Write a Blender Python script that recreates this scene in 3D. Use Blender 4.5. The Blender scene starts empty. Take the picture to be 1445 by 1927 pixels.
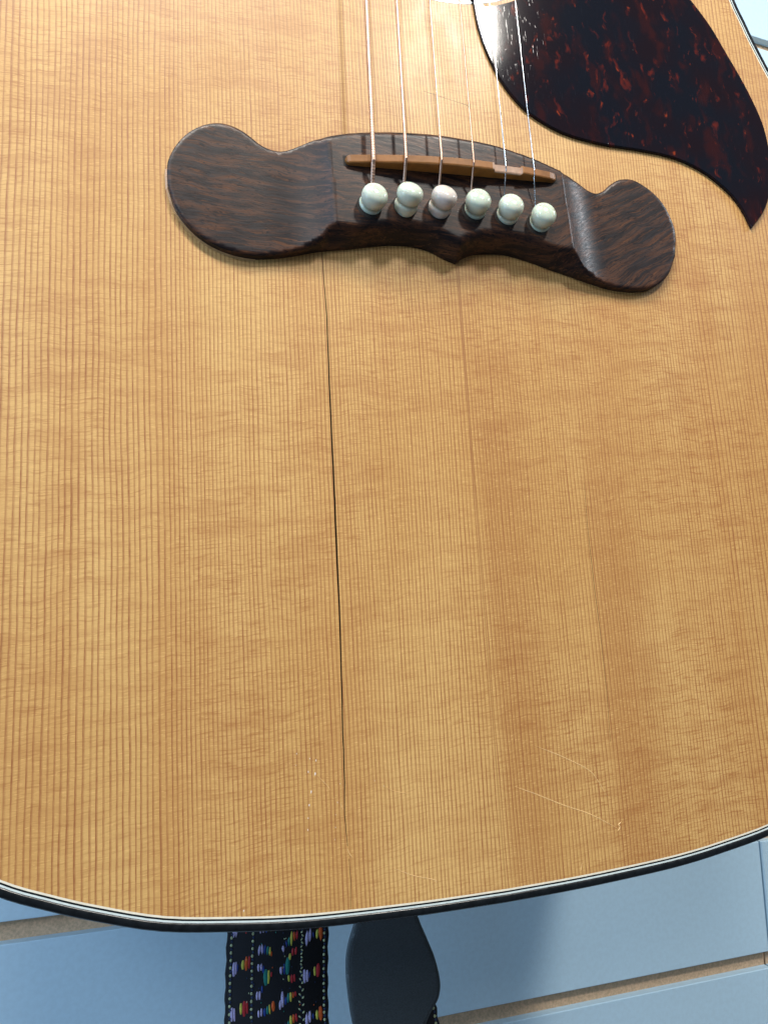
import bpy, bmesh, math, random
import numpy as np
from mathutils import Vector, Matrix
from mathutils.geometry import delaunay_2d_cdt
random.seed(7)
PI = math.pi
sc = bpy.context.scene
col = sc.collection
BASE_Z = 1.2            # height of the bridge above the shop floor

# All shapes are measured in millimetres in the guitar's own frame:
# x along the bridge, y up towards the neck, z out of the soundboard.
def W(p):               # guitar millimetres -> world metres
    return Vector((p[0]/1000, -p[2]/1000, p[1]/1000 + BASE_Z))
def Wd(v):
    return Vector((v[0], -v[2], v[1]))

# ------------------------------------------------------------------ camera
cam_d = bpy.data.cameras.new('camera'); cam = bpy.data.objects.new('camera', cam_d); col.objects.link(cam)
cr = Wd((0.95658, -0.05674, 0.28589)); cu = Wd((0.00607, 0.98453, 0.17512)); cb = -Wd((0.29140, 0.16578, -0.94213))
m = Matrix((cr, cu, cb)).transposed().to_4x4(); m.translation = W((-89.9, -128.0, 200.8)); cam.matrix_world = m
cam_d.sensor_fit = 'VERTICAL'; cam_d.sensor_height = 36; cam_d.sensor_width = 27; cam_d.lens = 27.03
cam_d.clip_start = 0.01; cam_d.clip_end = 50
sc.camera = cam

# ------------------------------------------------------------------ light
world = bpy.data.worlds.new('World'); sc.world = world; world.use_nodes = True
bg = world.node_tree.nodes['Background']; bg.inputs['Color'].default_value = (0.70, 0.84, 1.0, 1); bg.inputs['Strength'].default_value = 0.17
def lamp(name, pos, target, size, size_y, power, color):
    d = bpy.data.lights.new(name, 'AREA'); d.shape = 'RECTANGLE'; d.size = size; d.size_y = size_y; d.energy = power; d.color = color
    o = bpy.data.objects.new(name, d); col.objects.link(o)
    o.location = W(pos); o.rotation_euler = (W(target) - W(pos)).to_track_quat('-Z', 'Y').to_euler()
    return o
lamp('ceiling_lamp', (668, 1450, 1400), (0, 60, 0), 0.19, 0.22, 28, (1.0, 0.95, 0.87))
lamp('ceiling_lamp', (-610, 660, 1400), (0, 0, 0), 0.30, 0.30, 5, (0.95, 0.98, 1.0))
lamp('ceiling_lamp', (1500, 900, 500), (250, -300, -220), 0.3, 0.3, 8, (0.85, 0.93, 1.0))
lamp('falloff_fill_panel', (-170, 600, 370), (-20, 250, 0), 0.5, 0.14, 8.5, (1.0, 0.95, 0.87))  # added near fill, not a fixture: makes the light fall off downwards
lamp('window_fill_light', (-1050, 850, 920), (0, -60, 0), 0.5, 0.6, 7.5, (0.50, 0.72, 1.0))
lamp('window_fill_light', (-1100, -60, 330), (-60, -300, -220), 0.5, 0.5, 7, (0.45, 0.70, 1.0))  # added unseen fill, brightens the left of the wall in blue
vs = sc.view_settings; vs.view_transform = 'Standard'; vs.look = 'None'; vs.exposure = -0.2; vs.gamma = 1.0

# ------------------------------------------------------------------ object helpers
def obj(name, verts, faces, mat, parent=None, smooth=False, scale=True):
    me = bpy.data.meshes.new(name)
    me.from_pydata([(v[0]/1000, v[1]/1000, v[2]/1000) for v in verts], [], faces)
    for mt in (mat if isinstance(mat, (list, tuple)) else [mat]): me.materials.append(mt)
    if smooth: me.polygons.foreach_set('use_smooth', [True]*len(me.polygons))
    me.update()
    o = bpy.data.objects.new(name, me); col.objects.link(o)
    if parent: o.parent = parent
    return o
def empty(name, label, cat, group=None):
    o = bpy.data.objects.new(name, None); col.objects.link(o); o.empty_display_size = 0.05
    o.location = (0, 0, BASE_Z); o.rotation_euler = (PI/2, 0, 0)
    o['label'] = label; o['category'] = cat
    if group: o['group'] = group
    return o
class MB:
    def __init__(s): s.v = []; s.f = []; s.m = []
    def add(s, vs, fs, mi=0):
        n = len(s.v); s.v += [tuple(v) for v in vs]; s.f += [tuple(i+n for i in f) for f in fs]; s.m += [mi]*len(fs)
    def build(s, name, mat, parent=None, smooth=False):
        o = obj(name, s.v, s.f, mat, parent, smooth)
        if any(s.m): o.data.polygons.foreach_set('material_index', s.m)
        return o
def catmull(P, n=6, closed=False):
    out = []; N = len(P); P = [Vector(p) for p in P]
    rng = range(N) if closed else range(N-1)
    for i in rng:
        p0 = P[(i-1) % N] if closed or i > 0 else P[0]*2-P[1]
        p1 = P[i]; p2 = P[(i+1) % N]; p3 = P[(i+2) % N] if closed or i+2 < N else P[-1]*2-P[-2]
        for k in range(n):
            t = k/n
            out.append(0.5*((2*p1)+(p2-p0)*t+(2*p0-5*p1+4*p2-p3)*t*t+(3*p1-p0-3*p2+p3)*t**3))
    if not closed: out.append(P[-1].copy())
    return out
def inside(px, py, poly):
    px = np.asarray(px, float); py = np.asarray(py, float); c = np.zeros(px.shape, bool); n = len(poly)
    for i in range(n):
        x1, y1 = poly[i][0], poly[i][1]; x2, y2 = poly[i-1][0], poly[i-1][1]
        if y1 == y2: continue
        cond = ((y1 > py) != (y2 > py)) & (px < (x2-x1)*(py-y1)/(y2-y1)+x1)
        c ^= cond
    return c
def dist_poly(px, py, pts, closed=True):
    px = np.asarray(px, float); py = np.asarray(py, float); best = np.full(px.shape, 1e9)
    n = len(pts)
    for i in range(n if closed else n-1):
        a = pts[i]; b = pts[(i+1) % n]; dx, dy = b[0]-a[0], b[1]-a[1]; L = dx*dx+dy*dy
        if L < 1e-12: continue
        t = np.clip(((px-a[0])*dx+(py-a[1])*dy)/L, 0, 1)
        best = np.minimum(best, np.hypot(px-a[0]-t*dx, py-a[1]-t*dy))
    return best
def tri_region(outer, holes=(), extra=(), cedges=()):
    verts = []; edges = []
    for loop in [outer]+list(holes):
        n = len(verts); L = len(loop); verts += [Vector((p[0], p[1])) for p in loop]
        edges += [(n+i, n+(i+1) % L) for i in range(L)]
    for line in cedges:
        n = len(verts); verts += [Vector((p[0], p[1])) for p in line]; edges += [(n+i, n+i+1) for i in range(len(line)-1)]
    verts += [Vector((p[0], p[1])) for p in extra]
    vo, eo, fo, _, _, _ = delaunay_2d_cdt(verts, edges, [], 0, 1e-5)
    V = np.array([(v.x, v.y) for v in vo]); F = np.array([f[:] for f in fo])
    c = V[F].mean(axis=1)
    keep = inside(c[:, 0], c[:, 1], outer)
    for h in holes: keep &= ~inside(c[:, 0], c[:, 1], h)
    F = F[keep]
    a = V[F[:, 0]]; b = V[F[:, 1]]; d = V[F[:, 2]]
    ar = (b[:, 0]-a[:, 0])*(d[:, 1]-a[:, 1])-(b[:, 1]-a[:, 1])*(d[:, 0]-a[:, 0])
    F[ar < 0] = F[ar < 0][:, ::-1]
    return V, F[np.abs(ar) > 1e-9]
def walls(mb, loop, z0, z1, flip=False, mi=0):
    n = len(loop)
    vs = [(p[0], p[1], z0) for p in loop]+[(p[0], p[1], z1) for p in loop]
    fs = [(i, (i+1) % n, n+(i+1) % n, n+i) for i in range(n)]
    if flip: fs = [f[::-1] for f in fs]
    mb.add(vs, fs, mi)
def plate(name, outer, holes, z0, z1, mat, parent, wall_mi=0, smooth=False, back=True):
    V, F = tri_region(outer, holes); mb = MB()
    mb.add([(x, y, z1) for x, y in V], [tuple(f) for f in F])
    if back: mb.add([(x, y, z0) for x, y in V], [tuple(f[::-1]) for f in F])
    walls(mb, outer, z0, z1)
    for h in holes: walls(mb, h, z0, z1, True, wall_mi)
    return mb.build(name, mat, parent, smooth)
def offset(loop, d):     # loop counter-clockwise, positive d grows it
    out = []; n = len(loop)
    for i in range(n):
        a = Vector(loop[i-1][:2]); b = Vector(loop[i][:2]); c = Vector(loop[(i+1) % n][:2])
        t = (c-a).normalized(); out.append((b.x+t.y*d, b.y-t.x*d))
    return out
def ccw(loop):
    s = sum(loop[i-1][0]*loop[i][1]-loop[i][0]*loop[i-1][1] for i in range(len(loop)))
    return loop if s > 0 else loop[::-1]
def box_mb(mb, x0, x1, y0, y1, z0, z1, mi=0):
    mb.add([(x0,y0,z0),(x1,y0,z0),(x1,y1,z0),(x0,y1,z0),(x0,y0,z1),(x1,y0,z1),(x1,y1,z1),(x0,y1,z1)],
           [(0,3,2,1),(4,5,6,7),(0,1,5,4),(1,2,6,5),(2,3,7,6),(3,0,4,7)], mi)

# ------------------------------------------------------------------ material helpers
class NT:
    def __init__(s, name):
        s.m = bpy.data.materials.new(name); s.m.use_nodes = True; s.t = s.m.node_tree; s.b = s.t.nodes['Principled BSDF']
        s._c = None
    def node(s, typ, **kw):
        n = s.t.nodes.new(typ)
        for k, v in kw.items(): setattr(n, k, v)
        return n
    def put(s, sock, v):
        if hasattr(v, 'is_output') or isinstance(v, bpy.types.NodeSocket): s.t.links.new(v, sock)
        elif isinstance(v, (tuple, list)) and len(v) == 3 and sock.type == 'RGBA': sock.default_value = (*v, 1)
        else: sock.default_value = v
    def mm(s):           # object coordinates in millimetres
        if s._c is None:
            tc = s.node('ShaderNodeTexCoord'); vm = s.node('ShaderNodeVectorMath', operation='SCALE'); vm.inputs['Scale'].default_value = 1000
            s.t.links.new(tc.outputs['Object'], vm.inputs[0]); s._c = vm.outputs[0]
        return s._c
    def sep(s, v):
        n = s.node('ShaderNodeSeparateXYZ'); s.put(n.inputs[0], v); return n.outputs
    def comb(s, x=0.0, y=0.0, z=0.0):
        n = s.node('ShaderNodeCombineXYZ'); s.put(n.inputs[0], x); s.put(n.inputs[1], y); s.put(n.inputs[2], z); return n.outputs[0]
    def math(s, op, a, b=0.0, c=0.0, clamp=False):
        n = s.node('ShaderNodeMath', operation=op); n.use_clamp = clamp
        s.put(n.inputs[0], a); s.put(n.inputs[1], b); s.put(n.inputs[2], c); return n.outputs[0]
    def noise(s, v, scale=1.0, detail=2.0, rough=0.5, dist=0.0):
        n = s.node('ShaderNodeTexNoise'); s.put(n.inputs['Vector'], v); n.inputs['Scale'].default_value = scale
        n.inputs['Detail'].default_value = detail; n.inputs['Roughness'].default_value = rough; n.inputs['Distortion'].default_value = dist
        return n.outputs['Fac']
    def scaled(s, v, sx, sy, sz, rot=(0, 0, 0)):
        n = s.node('ShaderNodeMapping'); s.put(n.inputs[0], v); n.inputs['Scale'].default_value = (sx, sy, sz); n.inputs['Rotation'].default_value = rot
        return n.outputs[0]
    def ramp(s, f, a, b, c=0.0, d=1.0, smooth=True):     # map a..b to c..d
        n = s.node('ShaderNodeMapRange'); n.interpolation_type = 'SMOOTHSTEP' if smooth else 'LINEAR'
        s.put(n.inputs[0], f)
        for i, v in zip((1, 2, 3, 4), (a, b, c, d)): s.put(n.inputs[i], v)
        return n.outputs[0]
    def mix(s, f, a, b, mode='MIX'):
        n = s.node('ShaderNodeMix', data_type='RGBA', blend_type=mode); s.put(n.inputs[0], f); s.put(n.inputs[6], a); s.put(n.inputs[7], b); return n.outputs[2]
    def bump(s, h, strength=0.3, dist=0.0002, normal=None):
        n = s.node('ShaderNodeBump'); n.inputs['Strength'].default_value = strength; n.inputs['Distance'].default_value = dist
        s.put(n.inputs['Height'], h)
        if normal is not None: s.put(n.inputs['Normal'], normal)
        return n.outputs[0]
    def set(s, **kw):
        for k, v in kw.items(): s.put(s.b.inputs[k.replace('_', ' ')], v)
        return s.m

def mat_spruce():
    t = NT('spruce'); c = t.mm(); X, Y, Z = t.sep(c)
    ax = t.math('ABSOLUTE', X)
    wob = t.noise(t.comb(t.math('MULTIPLY', X, 0.02), t.math('MULTIPLY', Y, 0.006)), 1, 2, 0.5)
    wob2 = t.noise(t.comb(t.math('MULTIPLY', X, 0.12), t.math('MULTIPLY', Y, 0.05), 3.1), 1, 2, 0.5)
    w = t.math('ADD', t.math('ADD', ax, t.math('MULTIPLY', wob, 3.0)), t.math('MULTIPLY', wob2, 0.45))
    side = t.ramp(X, -0.05, 0.05, 0.0, 7.0, False)
    n1 = t.noise(t.comb(t.math('MULTIPLY', w, 0.035), side), 1, 2, 0.6)
    n2 = t.noise(t.comb(t.math('MULTIPLY', w, 0.3), side), 1, 1, 0.5)
    u = t.math('ADD', t.math('ADD', t.math('SUBTRACT', t.math('DIVIDE', w, 1.12), t.math('MULTIPLY', t.math('MAXIMUM', t.math('SUBTRACT', ax, 85), 0.0), 0.22)), t.math('MULTIPLY', n1, 2.6)), t.math('MULTIPLY', n2, 0.6))
    f = t.math('FRACT', u)
    wn = t.node('ShaderNodeTexWhiteNoise', noise_dimensions='1D'); t.put(wn.inputs['W'], t.math('ADD', t.math('FLOOR', u), side)); ring = wn.outputs['Value']
    line = t.math('MULTIPLY', t.ramp(f, 0.45, 0.86), t.ramp(f, 0.90, 1.0, 1.0, 0.0))
    alongn = t.noise(t.comb(t.math('MULTIPLY', u, 0.7), t.math('MULTIPLY', Y, 0.05)), 1, 3, 0.6)
    fine = t.noise(t.comb(t.math('MULTIPLY', X, 4.0), t.math('MULTIPLY', Y, 0.6), 8.0), 1, 2, 0.6)
    st = t.math('MULTIPLY', t.ramp(ring, 0, 1, 0.80, 1.0, False), t.ramp(alongn, 0.3, 0.7, 0.65, 1.1))
    st = t.math('MULTIPLY', st, t.ramp(fine, 0.25, 0.75, 0.7, 1.15))
    line = t.math('MULTIPLY', line, st, clamp=True)
    # silk: fine flecks lying across the grain
    tilt = t.math('ADD', Y, t.math('MULTIPLY', X, -0.06))
    warp = t.math('MULTIPLY', t.noise(t.comb(t.math('MULTIPLY', X, 0.08), t.math('MULTIPLY', Y, 0.03), 2.0), 1, 2, 0.5), 3.0)
    ty = t.math('ADD', tilt, warp)
    fl = t.noise(t.comb(t.math('MULTIPLY', X, 0.15), t.math('MULTIPLY', ty, 2.1), 5.0), 1, 4, 0.65)
    fl2 = t.noise(t.comb(t.math('MULTIPLY', X, 0.5), t.math('MULTIPLY', ty, 3.4), 9.0), 1, 3, 0.6)
    band = t.noise(t.comb(t.math('MULTIPLY', X, 0.05), t.math('MULTIPLY', ty, 0.24), 1.0), 1, 3, 0.55)
    mask = t.ramp(t.noise(t.scaled(c, 0.018, 0.014, 0.01), 1, 2, 0.5), 0.35, 0.65, 0.45, 1.0)
    big = t.noise(t.scaled(c, 0.012, 0.006, 0.01), 1, 3, 0.55)
    broad = t.noise(t.comb(t.math('MULTIPLY', w, 0.05), t.math('MULTIPLY', Y, 0.004), 4.0), 1, 2, 0.5)
    base = t.mix(t.ramp(big, 0.35, 0.68), (0.64, 0.395, 0.145), (0.53, 0.292, 0.092))
    base = t.mix(t.math('MULTIPLY', t.ramp(broad, 0.45, 0.65), 0.45), base, (0.48, 0.230, 0.066))
    low = t.ramp(Y, -20, -110)
    s1 = t.math('MULTIPLY', t.math('MULTIPLY', t.ramp(X, 0.5, 4), t.ramp(X, 22, 9)), 0.42)
    s2 = t.math('MULTIPLY', t.math('MULTIPLY', t.ramp(X, 34, 39), t.ramp(X, 62, 44)), 0.38)
    base = t.mix(t.math('MULTIPLY', t.math('ADD', s1, s2), low), base, (0.40, 0.180, 0.052))
    dk = t.math('MULTIPLY', t.ramp(fl, 0.48, 0.66), mask)
    base = t.mix(t.math('MULTIPLY', dk, 0.80), base, (0.37, 0.155, 0.044))
    lt = t.math('MULTIPLY', t.ramp(fl2, 0.52, 0.72), 0.6)
    base = t.mix(lt, base, (0.80, 0.50, 0.19))
    bd = t.math('MULTIPLY', t.ramp(band, 0.44, 0.66), 0.36)
    base = t.mix(t.math('MULTIPLY', bd, mask), base, (0.36, 0.145, 0.040))
    seam = t.ramp(t.math('ABSOLUTE', t.math('ADD', X, 0.0)), 0.05, 0.30, 1.0, 0.0)
    base = t.mix(t.math('MULTIPLY', line, 0.96), base, (0.29, 0.105, 0.036))
    base = t.mix(t.math('MULTIPLY', seam, 0.55), base, (0.30, 0.13, 0.04))
    und = t.noise(t.scaled(c, 0.06, 0.02, 0.02), 1, 2, 0.5)
    hgt = t.math('ADD', t.math('MULTIPLY', line, -0.6), t.math('ADD', t.math('MULTIPLY', fl, 0.25), t.math('MULTIPLY', und, 1.0)))
    nb = t.bump(hgt, 0.35, 0.0001)
    nc = t.bump(t.math('ADD', t.math('MULTIPLY', line, -0.5), t.math('MULTIPLY', und, 2.0)), 0.16, 0.0001)
    rg = t.noise(t.scaled(c, 0.08, 0.03, 0.1), 1, 4, 0.6)
    return t.set(Base_Color=base, Roughness=0.48, Normal=nb, Coat_Weight=0.22, Coat_Roughness=t.ramp(rg, 0.3, 0.7, 0.22, 0.34), Coat_Normal=nc, Specular_IOR_Level=0.3)

def mat_rosewood(name='rosewood', polish=0.34, k=1.0):
    t = NT(name); c = t.mm()
    r = t.scaled(c, 1, 1, 1, (0.10, 0.16, 0.17))
    wv = t.noise(t.scaled(c, 0.05, 0.09, 0.05), 1, 2, 0.5)
    X, Y, Z = t.sep(r); X0, Y0, Z0 = t.sep(c); Yw = t.math('ADD', t.math('ADD', Y0, t.math('MULTIPLY', wv, 6.0)), t.math('ADD', t.math('MULTIPLY', X0, 0.09), t.math('MULTIPLY', t.math('MAXIMUM', t.math('SUBTRACT', X0, 30.0), 0.0), -0.62)))
    v = t.comb(t.math('MULTIPLY', X, 0.032), t.math('MULTIPLY', Yw, 1.25), t.math('MULTIPLY', Z, 0.8))
    a = t.noise(t.scaled(v, 1, 0.42, 0.5), 1, 5, 0.62)
    b = t.noise(t.scaled(v, 2.2, 1.5, 1.2), 1, 4, 0.65)
    colr = t.mix(t.ramp(a, 0.40, 0.62), (0.012*k, 0.0075*k, 0.0080*k), (0.068*k, 0.028*k, 0.0150*k))
    colr = t.mix(t.math('MULTIPLY', t.ramp(b, 0.52, 0.64), 0.8), colr, (0.010, 0.0075, 0.010))
    colr = t.mix(t.math('MULTIPLY', t.ramp(b, 0.44, 0.34), 0.55), colr, (0.145*k, 0.060*k, 0.027*k))
    pores = t.noise(t.scaled(v, 14.0, 2.7, 2.2), 1, 1, 0.5)
    pmask = t.noise(t.scaled(c, 0.9, 0.9, 0.9), 1, 1, 0.5)
    p = t.math('MULTIPLY', t.ramp(pores, 0.58, 0.62), t.ramp(pmask, 0.42, 0.50))
    colr = t.mix(t.math('MULTIPLY', p, 0.9), colr, (0.004, 0.003, 0.005))
    dust = t.noise(t.scaled(c, 1.6, 1.6, 1.6), 1, 3, 0.7)
    colr = t.mix(t.ramp(dust, 0.70, 0.78, 0, 0.12), colr, (0.30, 0.28, 0.28))
    nb = t.bump(b, 0.18, 0.0001)
    return t.set(Base_Color=colr, Roughness=t.ramp(b, 0.3, 0.7, polish-0.04, polish+0.08), Normal=nb, Specular_IOR_Level=0.28)

def mat_tortoise():
    t = NT('tortoiseshell'); c = t.mm()
    ds = t.node('ShaderNodeTexNoise'); t.put(ds.inputs['Vector'], c); ds.inputs['Scale'].default_value = 0.12; ds.inputs['Detail'].default_value = 2
    vm = t.node('ShaderNodeVectorMath', operation='MULTIPLY_ADD'); t.put(vm.inputs[0], ds.outputs['Color']); vm.inputs[1].default_value = (7, 7, 7); t.put(vm.inputs[2], c)
    a = t.noise(t.scaled(vm.outputs[0], 0.16, 0.07, 0.2, (0, 0, 0.75)), 1, 2, 0.5)
    b = t.noise(t.scaled(vm.outputs[0], 0.34, 0.15, 0.3, (0, 0, 0.8)), 1, 2, 0.5)
    d_ = t.noise(t.scaled(vm.outputs[0], 0.6, 0.35, 0.3, (0, 0, 0.6)), 1, 2, 0.5)
    g = t.noise(t.scaled(c, 0.045, 0.045, 0.05), 1, 2, 0.5)
    colr = t.mix(t.ramp(g, 0.35, 0.65), (0.006, 0.007, 0.012), (0.010, 0.0055, 0.0085))
    colr = t.mix(t.ramp(a, 0.50, 0.75, 0, 0.8), colr, (0.030, 0.0070, 0.0075))
    colr = t.mix(t.ramp(b, 0.60, 0.82, 0, 0.9), colr, (0.12, 0.016, 0.010))
    colr = t.mix(t.math('MULTIPLY', t.ramp(d_, 0.60, 0.80), t.ramp(b, 0.54, 0.70)), colr, (0.33, 0.050, 0.014))
    s1 = t.noise(t.scaled(c, 1.9, 0.14, 1, (0, 0, 0.14)), 1, 2, 0.6)
    s2 = t.noise(t.scaled(c, 2.6, 0.22, 1, (0, 0, -0.45)), 1, 2, 0.6)
    X, Y, Z = t.sep(c)
    near = t.math('MULTIPLY', t.ramp(X, 42, 14), t.ramp(Y, 34, 66))
    sc1 = t.math('MULTIPLY', t.math('MAXIMUM', t.ramp(s1, 0.66, 0.72), t.ramp(s2, 0.69, 0.74)), t.math('ADD', t.math('MULTIPLY', near, 0.5), 0.04))
    speck = t.ramp(t.noise(t.scaled(c, 1.1, 1.1, 1.1), 1, 1, 0.5), 0.84, 0.86)
    colr = t.mix(t.math('MULTIPLY', sc1, 0.22), colr, (0.35, 0.42, 0.55))
    colr = t.mix(speck, colr, (0.5, 0.5, 0.5))
    nb = t.bump(t.math('ADD', t.math('MULTIPLY', sc1, 1.0), t.math('MULTIPLY', g, 0.6)), 0.15, 0.0001)
    return t.set(Base_Color=colr, Roughness=t.math('ADD', t.math('MULTIPLY', sc1, 0.35), 0.07), Normal=nb, Specular_IOR_Level=0.28)

def mat_plain(name, c, rough=0.4, metal=0.0, var=0.12, scale=0.5, bumpk=0.1, **kw):
    t = NT(name); n = t.noise(t.scaled(t.mm(), scale, scale, scale), 1, 4, 0.6)
    dark = tuple(x*(1-var) for x in c); light = tuple(min(1, x*(1+var)) for x in c)
    return t.set(Base_Color=t.mix(t.ramp(n, 0.3, 0.7), dark, light), Roughness=t.ramp(n, 0.3, 0.7, max(0.02, rough-0.05), rough+0.05), Metallic=metal, Normal=t.bump(n, bumpk, 0.0001), **kw)

def mat_pin(name, c, dirt):
    t = NT(name); v = t.mm()
    n = t.noise(t.scaled(v, 0.35, 0.35, 0.5), 1, 4, 0.65); d = t.noise(t.scaled(v, 0.5, 0.8, 0.5), 1, 3, 0.6)
    X, Y, Z = t.sep(v)
    groove_shade = t.math('MULTIPLY', t.ramp(t.math('ABSOLUTE', t.math('SUBTRACT', Z, 2.15)), 0.1, 0.6, 1.0, 0.0), 0.7)  # shade between collar and ball, painted into the colour
    b = t.mix(t.ramp(n, 0.35, 0.7), c, tuple(x*0.88 for x in c))
    stain = t.math('MULTIPLY', t.ramp(d, 0.56, 0.70), t.ramp(Y, 1.5, -2.2))
    b = t.mix(t.math('MULTIPLY', stain, dirt), b, (0.26, 0.19, 0.09))
    b = t.mix(groove_shade, b, (0.30, 0.27, 0.17))
    return t.set(Base_Color=b, Roughness=0.13, Specular_IOR_Level=0.30, Subsurface_Weight=0.15, Subsurface_Scale=0.002, Normal=t.bump(n, 0.15, 0.0002), Coat_Weight=0.0)

M = {}
M['spruce'] = mat_spruce()
M['rosewood'] = mat_rosewood()
M['side'] = mat_rosewood('side_rosewood', 0.2, 0.8)
M['tortoise'] = mat_tortoise()
M['ivory'] = mat_plain('ivory_binding', (0.80, 0.74, 0.60), 0.25, var=0.06)
M['white'] = mat_plain('white_binding', (0.66, 0.74, 0.72), 0.22, var=0.06)
M['black'] = mat_plain('black_binding', (0.008, 0.010, 0.012), 0.22, var=0.3, Specular_IOR_Level=0.25)
M['dark'] = mat_plain('raw_dark_wood', (0.012, 0.008, 0.006), 0.8)
M['crack_wall'] = mat_plain('cracked_raw_wood', (0.060, 0.026, 0.016), 0.8)
M['pin'] = mat_pin('pin_plastic', (0.63, 0.69, 0.57), 0.8)
M['pin_pink'] = mat_pin('pin_plastic_pinkish', (0.66, 0.60, 0.54), 0.25)
M['pin_dirty'] = mat_pin('pin_plastic_stained', (0.60, 0.67, 0.54), 1.0)
M['saddle'] = mat_plain('amber_bone', (0.28, 0.112, 0.026), 0.42, var=0.18, scale=0.25)
M['cut'] = mat_plain('fresh_cut_bone', (0.46, 0.29, 0.20), 0.5)
M['bronze'] = mat_plain('bronze_winding', (0.58, 0.37, 0.27), 0.40, 1.0)
M['steel'] = mat_plain('plain_steel', (0.80, 0.84, 0.86), 0.16, 1.0)
M['panel'] = mat_plain('blue_wall_laminate', (0.54, 0.75, 0.90), 0.42, var=0.03, scale=0.35, bumpk=0.25)
M['mdf'] = mat_plain('raw_fibreboard', (0.60, 0.41, 0.26), 0.85, var=0.18, scale=0.8, bumpk=0.3)
M['leather'] = mat_plain('dark_leather', (0.045, 0.058, 0.068), 0.5, var=0.25, scale=2.2, bumpk=1.0)
M['leather_edge'] = mat_plain('worn_leather_edge', (0.075, 0.095, 0.11), 0.6, var=0.4, scale=1.2, bumpk=0.8)
M['weave'] = mat_plain('black_woven_yarn', (0.006, 0.007, 0.012), 0.8, var=0.5, scale=2.5, bumpk=1.0)
M['scratch'] = mat_plain('scratched_lacquer', (0.74, 0.46, 0.19), 0.4)
M['ledge'] = mat_plain('lacquer_ledge', (0.50, 0.27, 0.11), 0.25)
M['chip'] = mat_plain('chipped_lacquer', (0.80, 0.70, 0.62), 0.5)

# ------------------------------------------------------------------ guitar
guitar = empty('acoustic_guitar', 'natural spruce topped acoustic guitar with rosewood bridge, long crack and tortoiseshell pickguard', 'guitar')
half = [(0,-194.6),(22,-194.3),(45,-193.4),(58,-192.5),(70.5,-191.0),(87,-188.4),(101.5,-184.0),(112,-180.1),(122.4,-175.5),(140,-165),(160,-148),
        (178,-124),(189,-97),(194,-68),(192,-40),(183,-10),(168,18),(150,43),(138,59),(131.4,70),(125,84),(121.9,92),(118.5,101),(113,122),(112,145),(117,170),
        (128,200),(138,225),(143,250),(140,272),(126,289),(100,297),(60,298),(0,298)]
body = catmull(half, 4)
body = [(p.x, p.y) for p in body]
loop = body + [(-x, y) for x, y in body[-2:0:-1]]
loop = ccw(loop)
# soundboard with sound hole and the two open cracks
hole = [(50*math.cos(a*PI/36), 131+50*math.sin(a*PI/36)) for a in range(72)]
def slit(center):       # centre line points with half widths -> closed loop
    L = [(x-h, y) for x, y, h in center]; R = [(x+h, y) for x, y, h in center]
    return ccw(L+R[::-1])
def jitter(pts, n, amp):
    out = []
    for i in range(len(pts)-1):
        for k in range(n):
            t = k/n; a = pts[i]; b = pts[i+1]
            out.append(tuple(a[j]+(b[j]-a[j])*t+(random.uniform(-amp, amp) if j == 0 and 0 < k else 0) for j in range(3)))
    return out+[pts[-1]]
crack1 = slit(jitter([(-41.9,-14,.04),(-41.8,-22,.10),(-41.4,-36,.15),(-41.6,-62,.21),(-41.6,-80,.23),(-41.7,-100,.24),(-41.8,-124,.20),(-42.3,-147,.17),(-42.5,-163,.15),(-42.9,-171,.10),(-42.5,-178.5,.06)], 4, 0.05))
crack1b = slit(jitter([(-42.3,-181.5,.04),(-42.1,-187,.055),(-42.5,-194.3,.05)], 4, 0.04))
crack2 = slit(jitter([(36.1,-84,.03),(35.7,-97,.065),(35.9,-115,.075),(36.4,-130.5,.06),(36.5,-146,.05),(36.0,-160,.035)], 5, 0.04))
plate('soundboard', loop, [hole, crack1, crack1b, crack2], -2.8, 0.0, [M['spruce'], M['crack_wall']], guitar, wall_mi=1)
# binding strips, each its own hoop
def hoop(name, d0, d1, z0, z1, mat, round_=False):
    a = offset(loop, d0); b = offset(loop, d1); n = len(a); mb = MB()
    if not round_: prof = [(d0, z1), (d1, z1), (d1, z0), (d0, z0)]
    else:
        r = 1.5; prof = [(d0, z1)]+[(d1-r+r*math.sin(t*PI/12), z1-r+r*math.cos(t*PI/12)) for t in range(7)]+[(d1, z0), (d0, z0)]
    rings = [[(x, y, z) for x, y in offset(loop, d)] for d, z in prof]
    k = len(prof)
    vs = [p for r_ in rings for p in r_]
    fs = [(j*n+i, ((j+1) % k)*n+i, ((j+1) % k)*n+(i+1) % n, j*n+(i+1) % n) for j in range(k) for i in range(n)]
    mb.add(vs, fs); return mb.build(name, mat, guitar, smooth=False)
hoop('binding', 0.0, 0.47, -2.8, 0.02, M['ivory']).__setitem__('label', 'thin ivory inner line of the edge binding')
hoop('binding', 0.47, 0.90, -2.8, 0.0, M['black']).__setitem__('label', 'thin black line between the pale binding lines')
hoop('binding', 0.90, 1.33, -2.8, 0.02, M['white']).__setitem__('label', 'thin white line inside the black edge')
bo = hoop('binding', 1.33, 3.8, -6.0, 0.0, M['black'], True); bo['label'] = 'broad rounded black outer edge binding'
for p in bo.data.polygons: p.use_smooth = True
# sides and back
side = MB(); o1 = offset(loop, 3.7); walls(side, o1, -104, -5.9); walls(side, offset(loop, 1.5), -104, -5.9, True)
side.build('side', M['side'], guitar)
plate('back', o1, [], -108, -104, M['side'], guitar)
lining = MB(); inner = offset(loop, 1.6); walls(lining, inner, -9, -2.81, True); lining.build('lining', M['mdf'], guitar)
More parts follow.
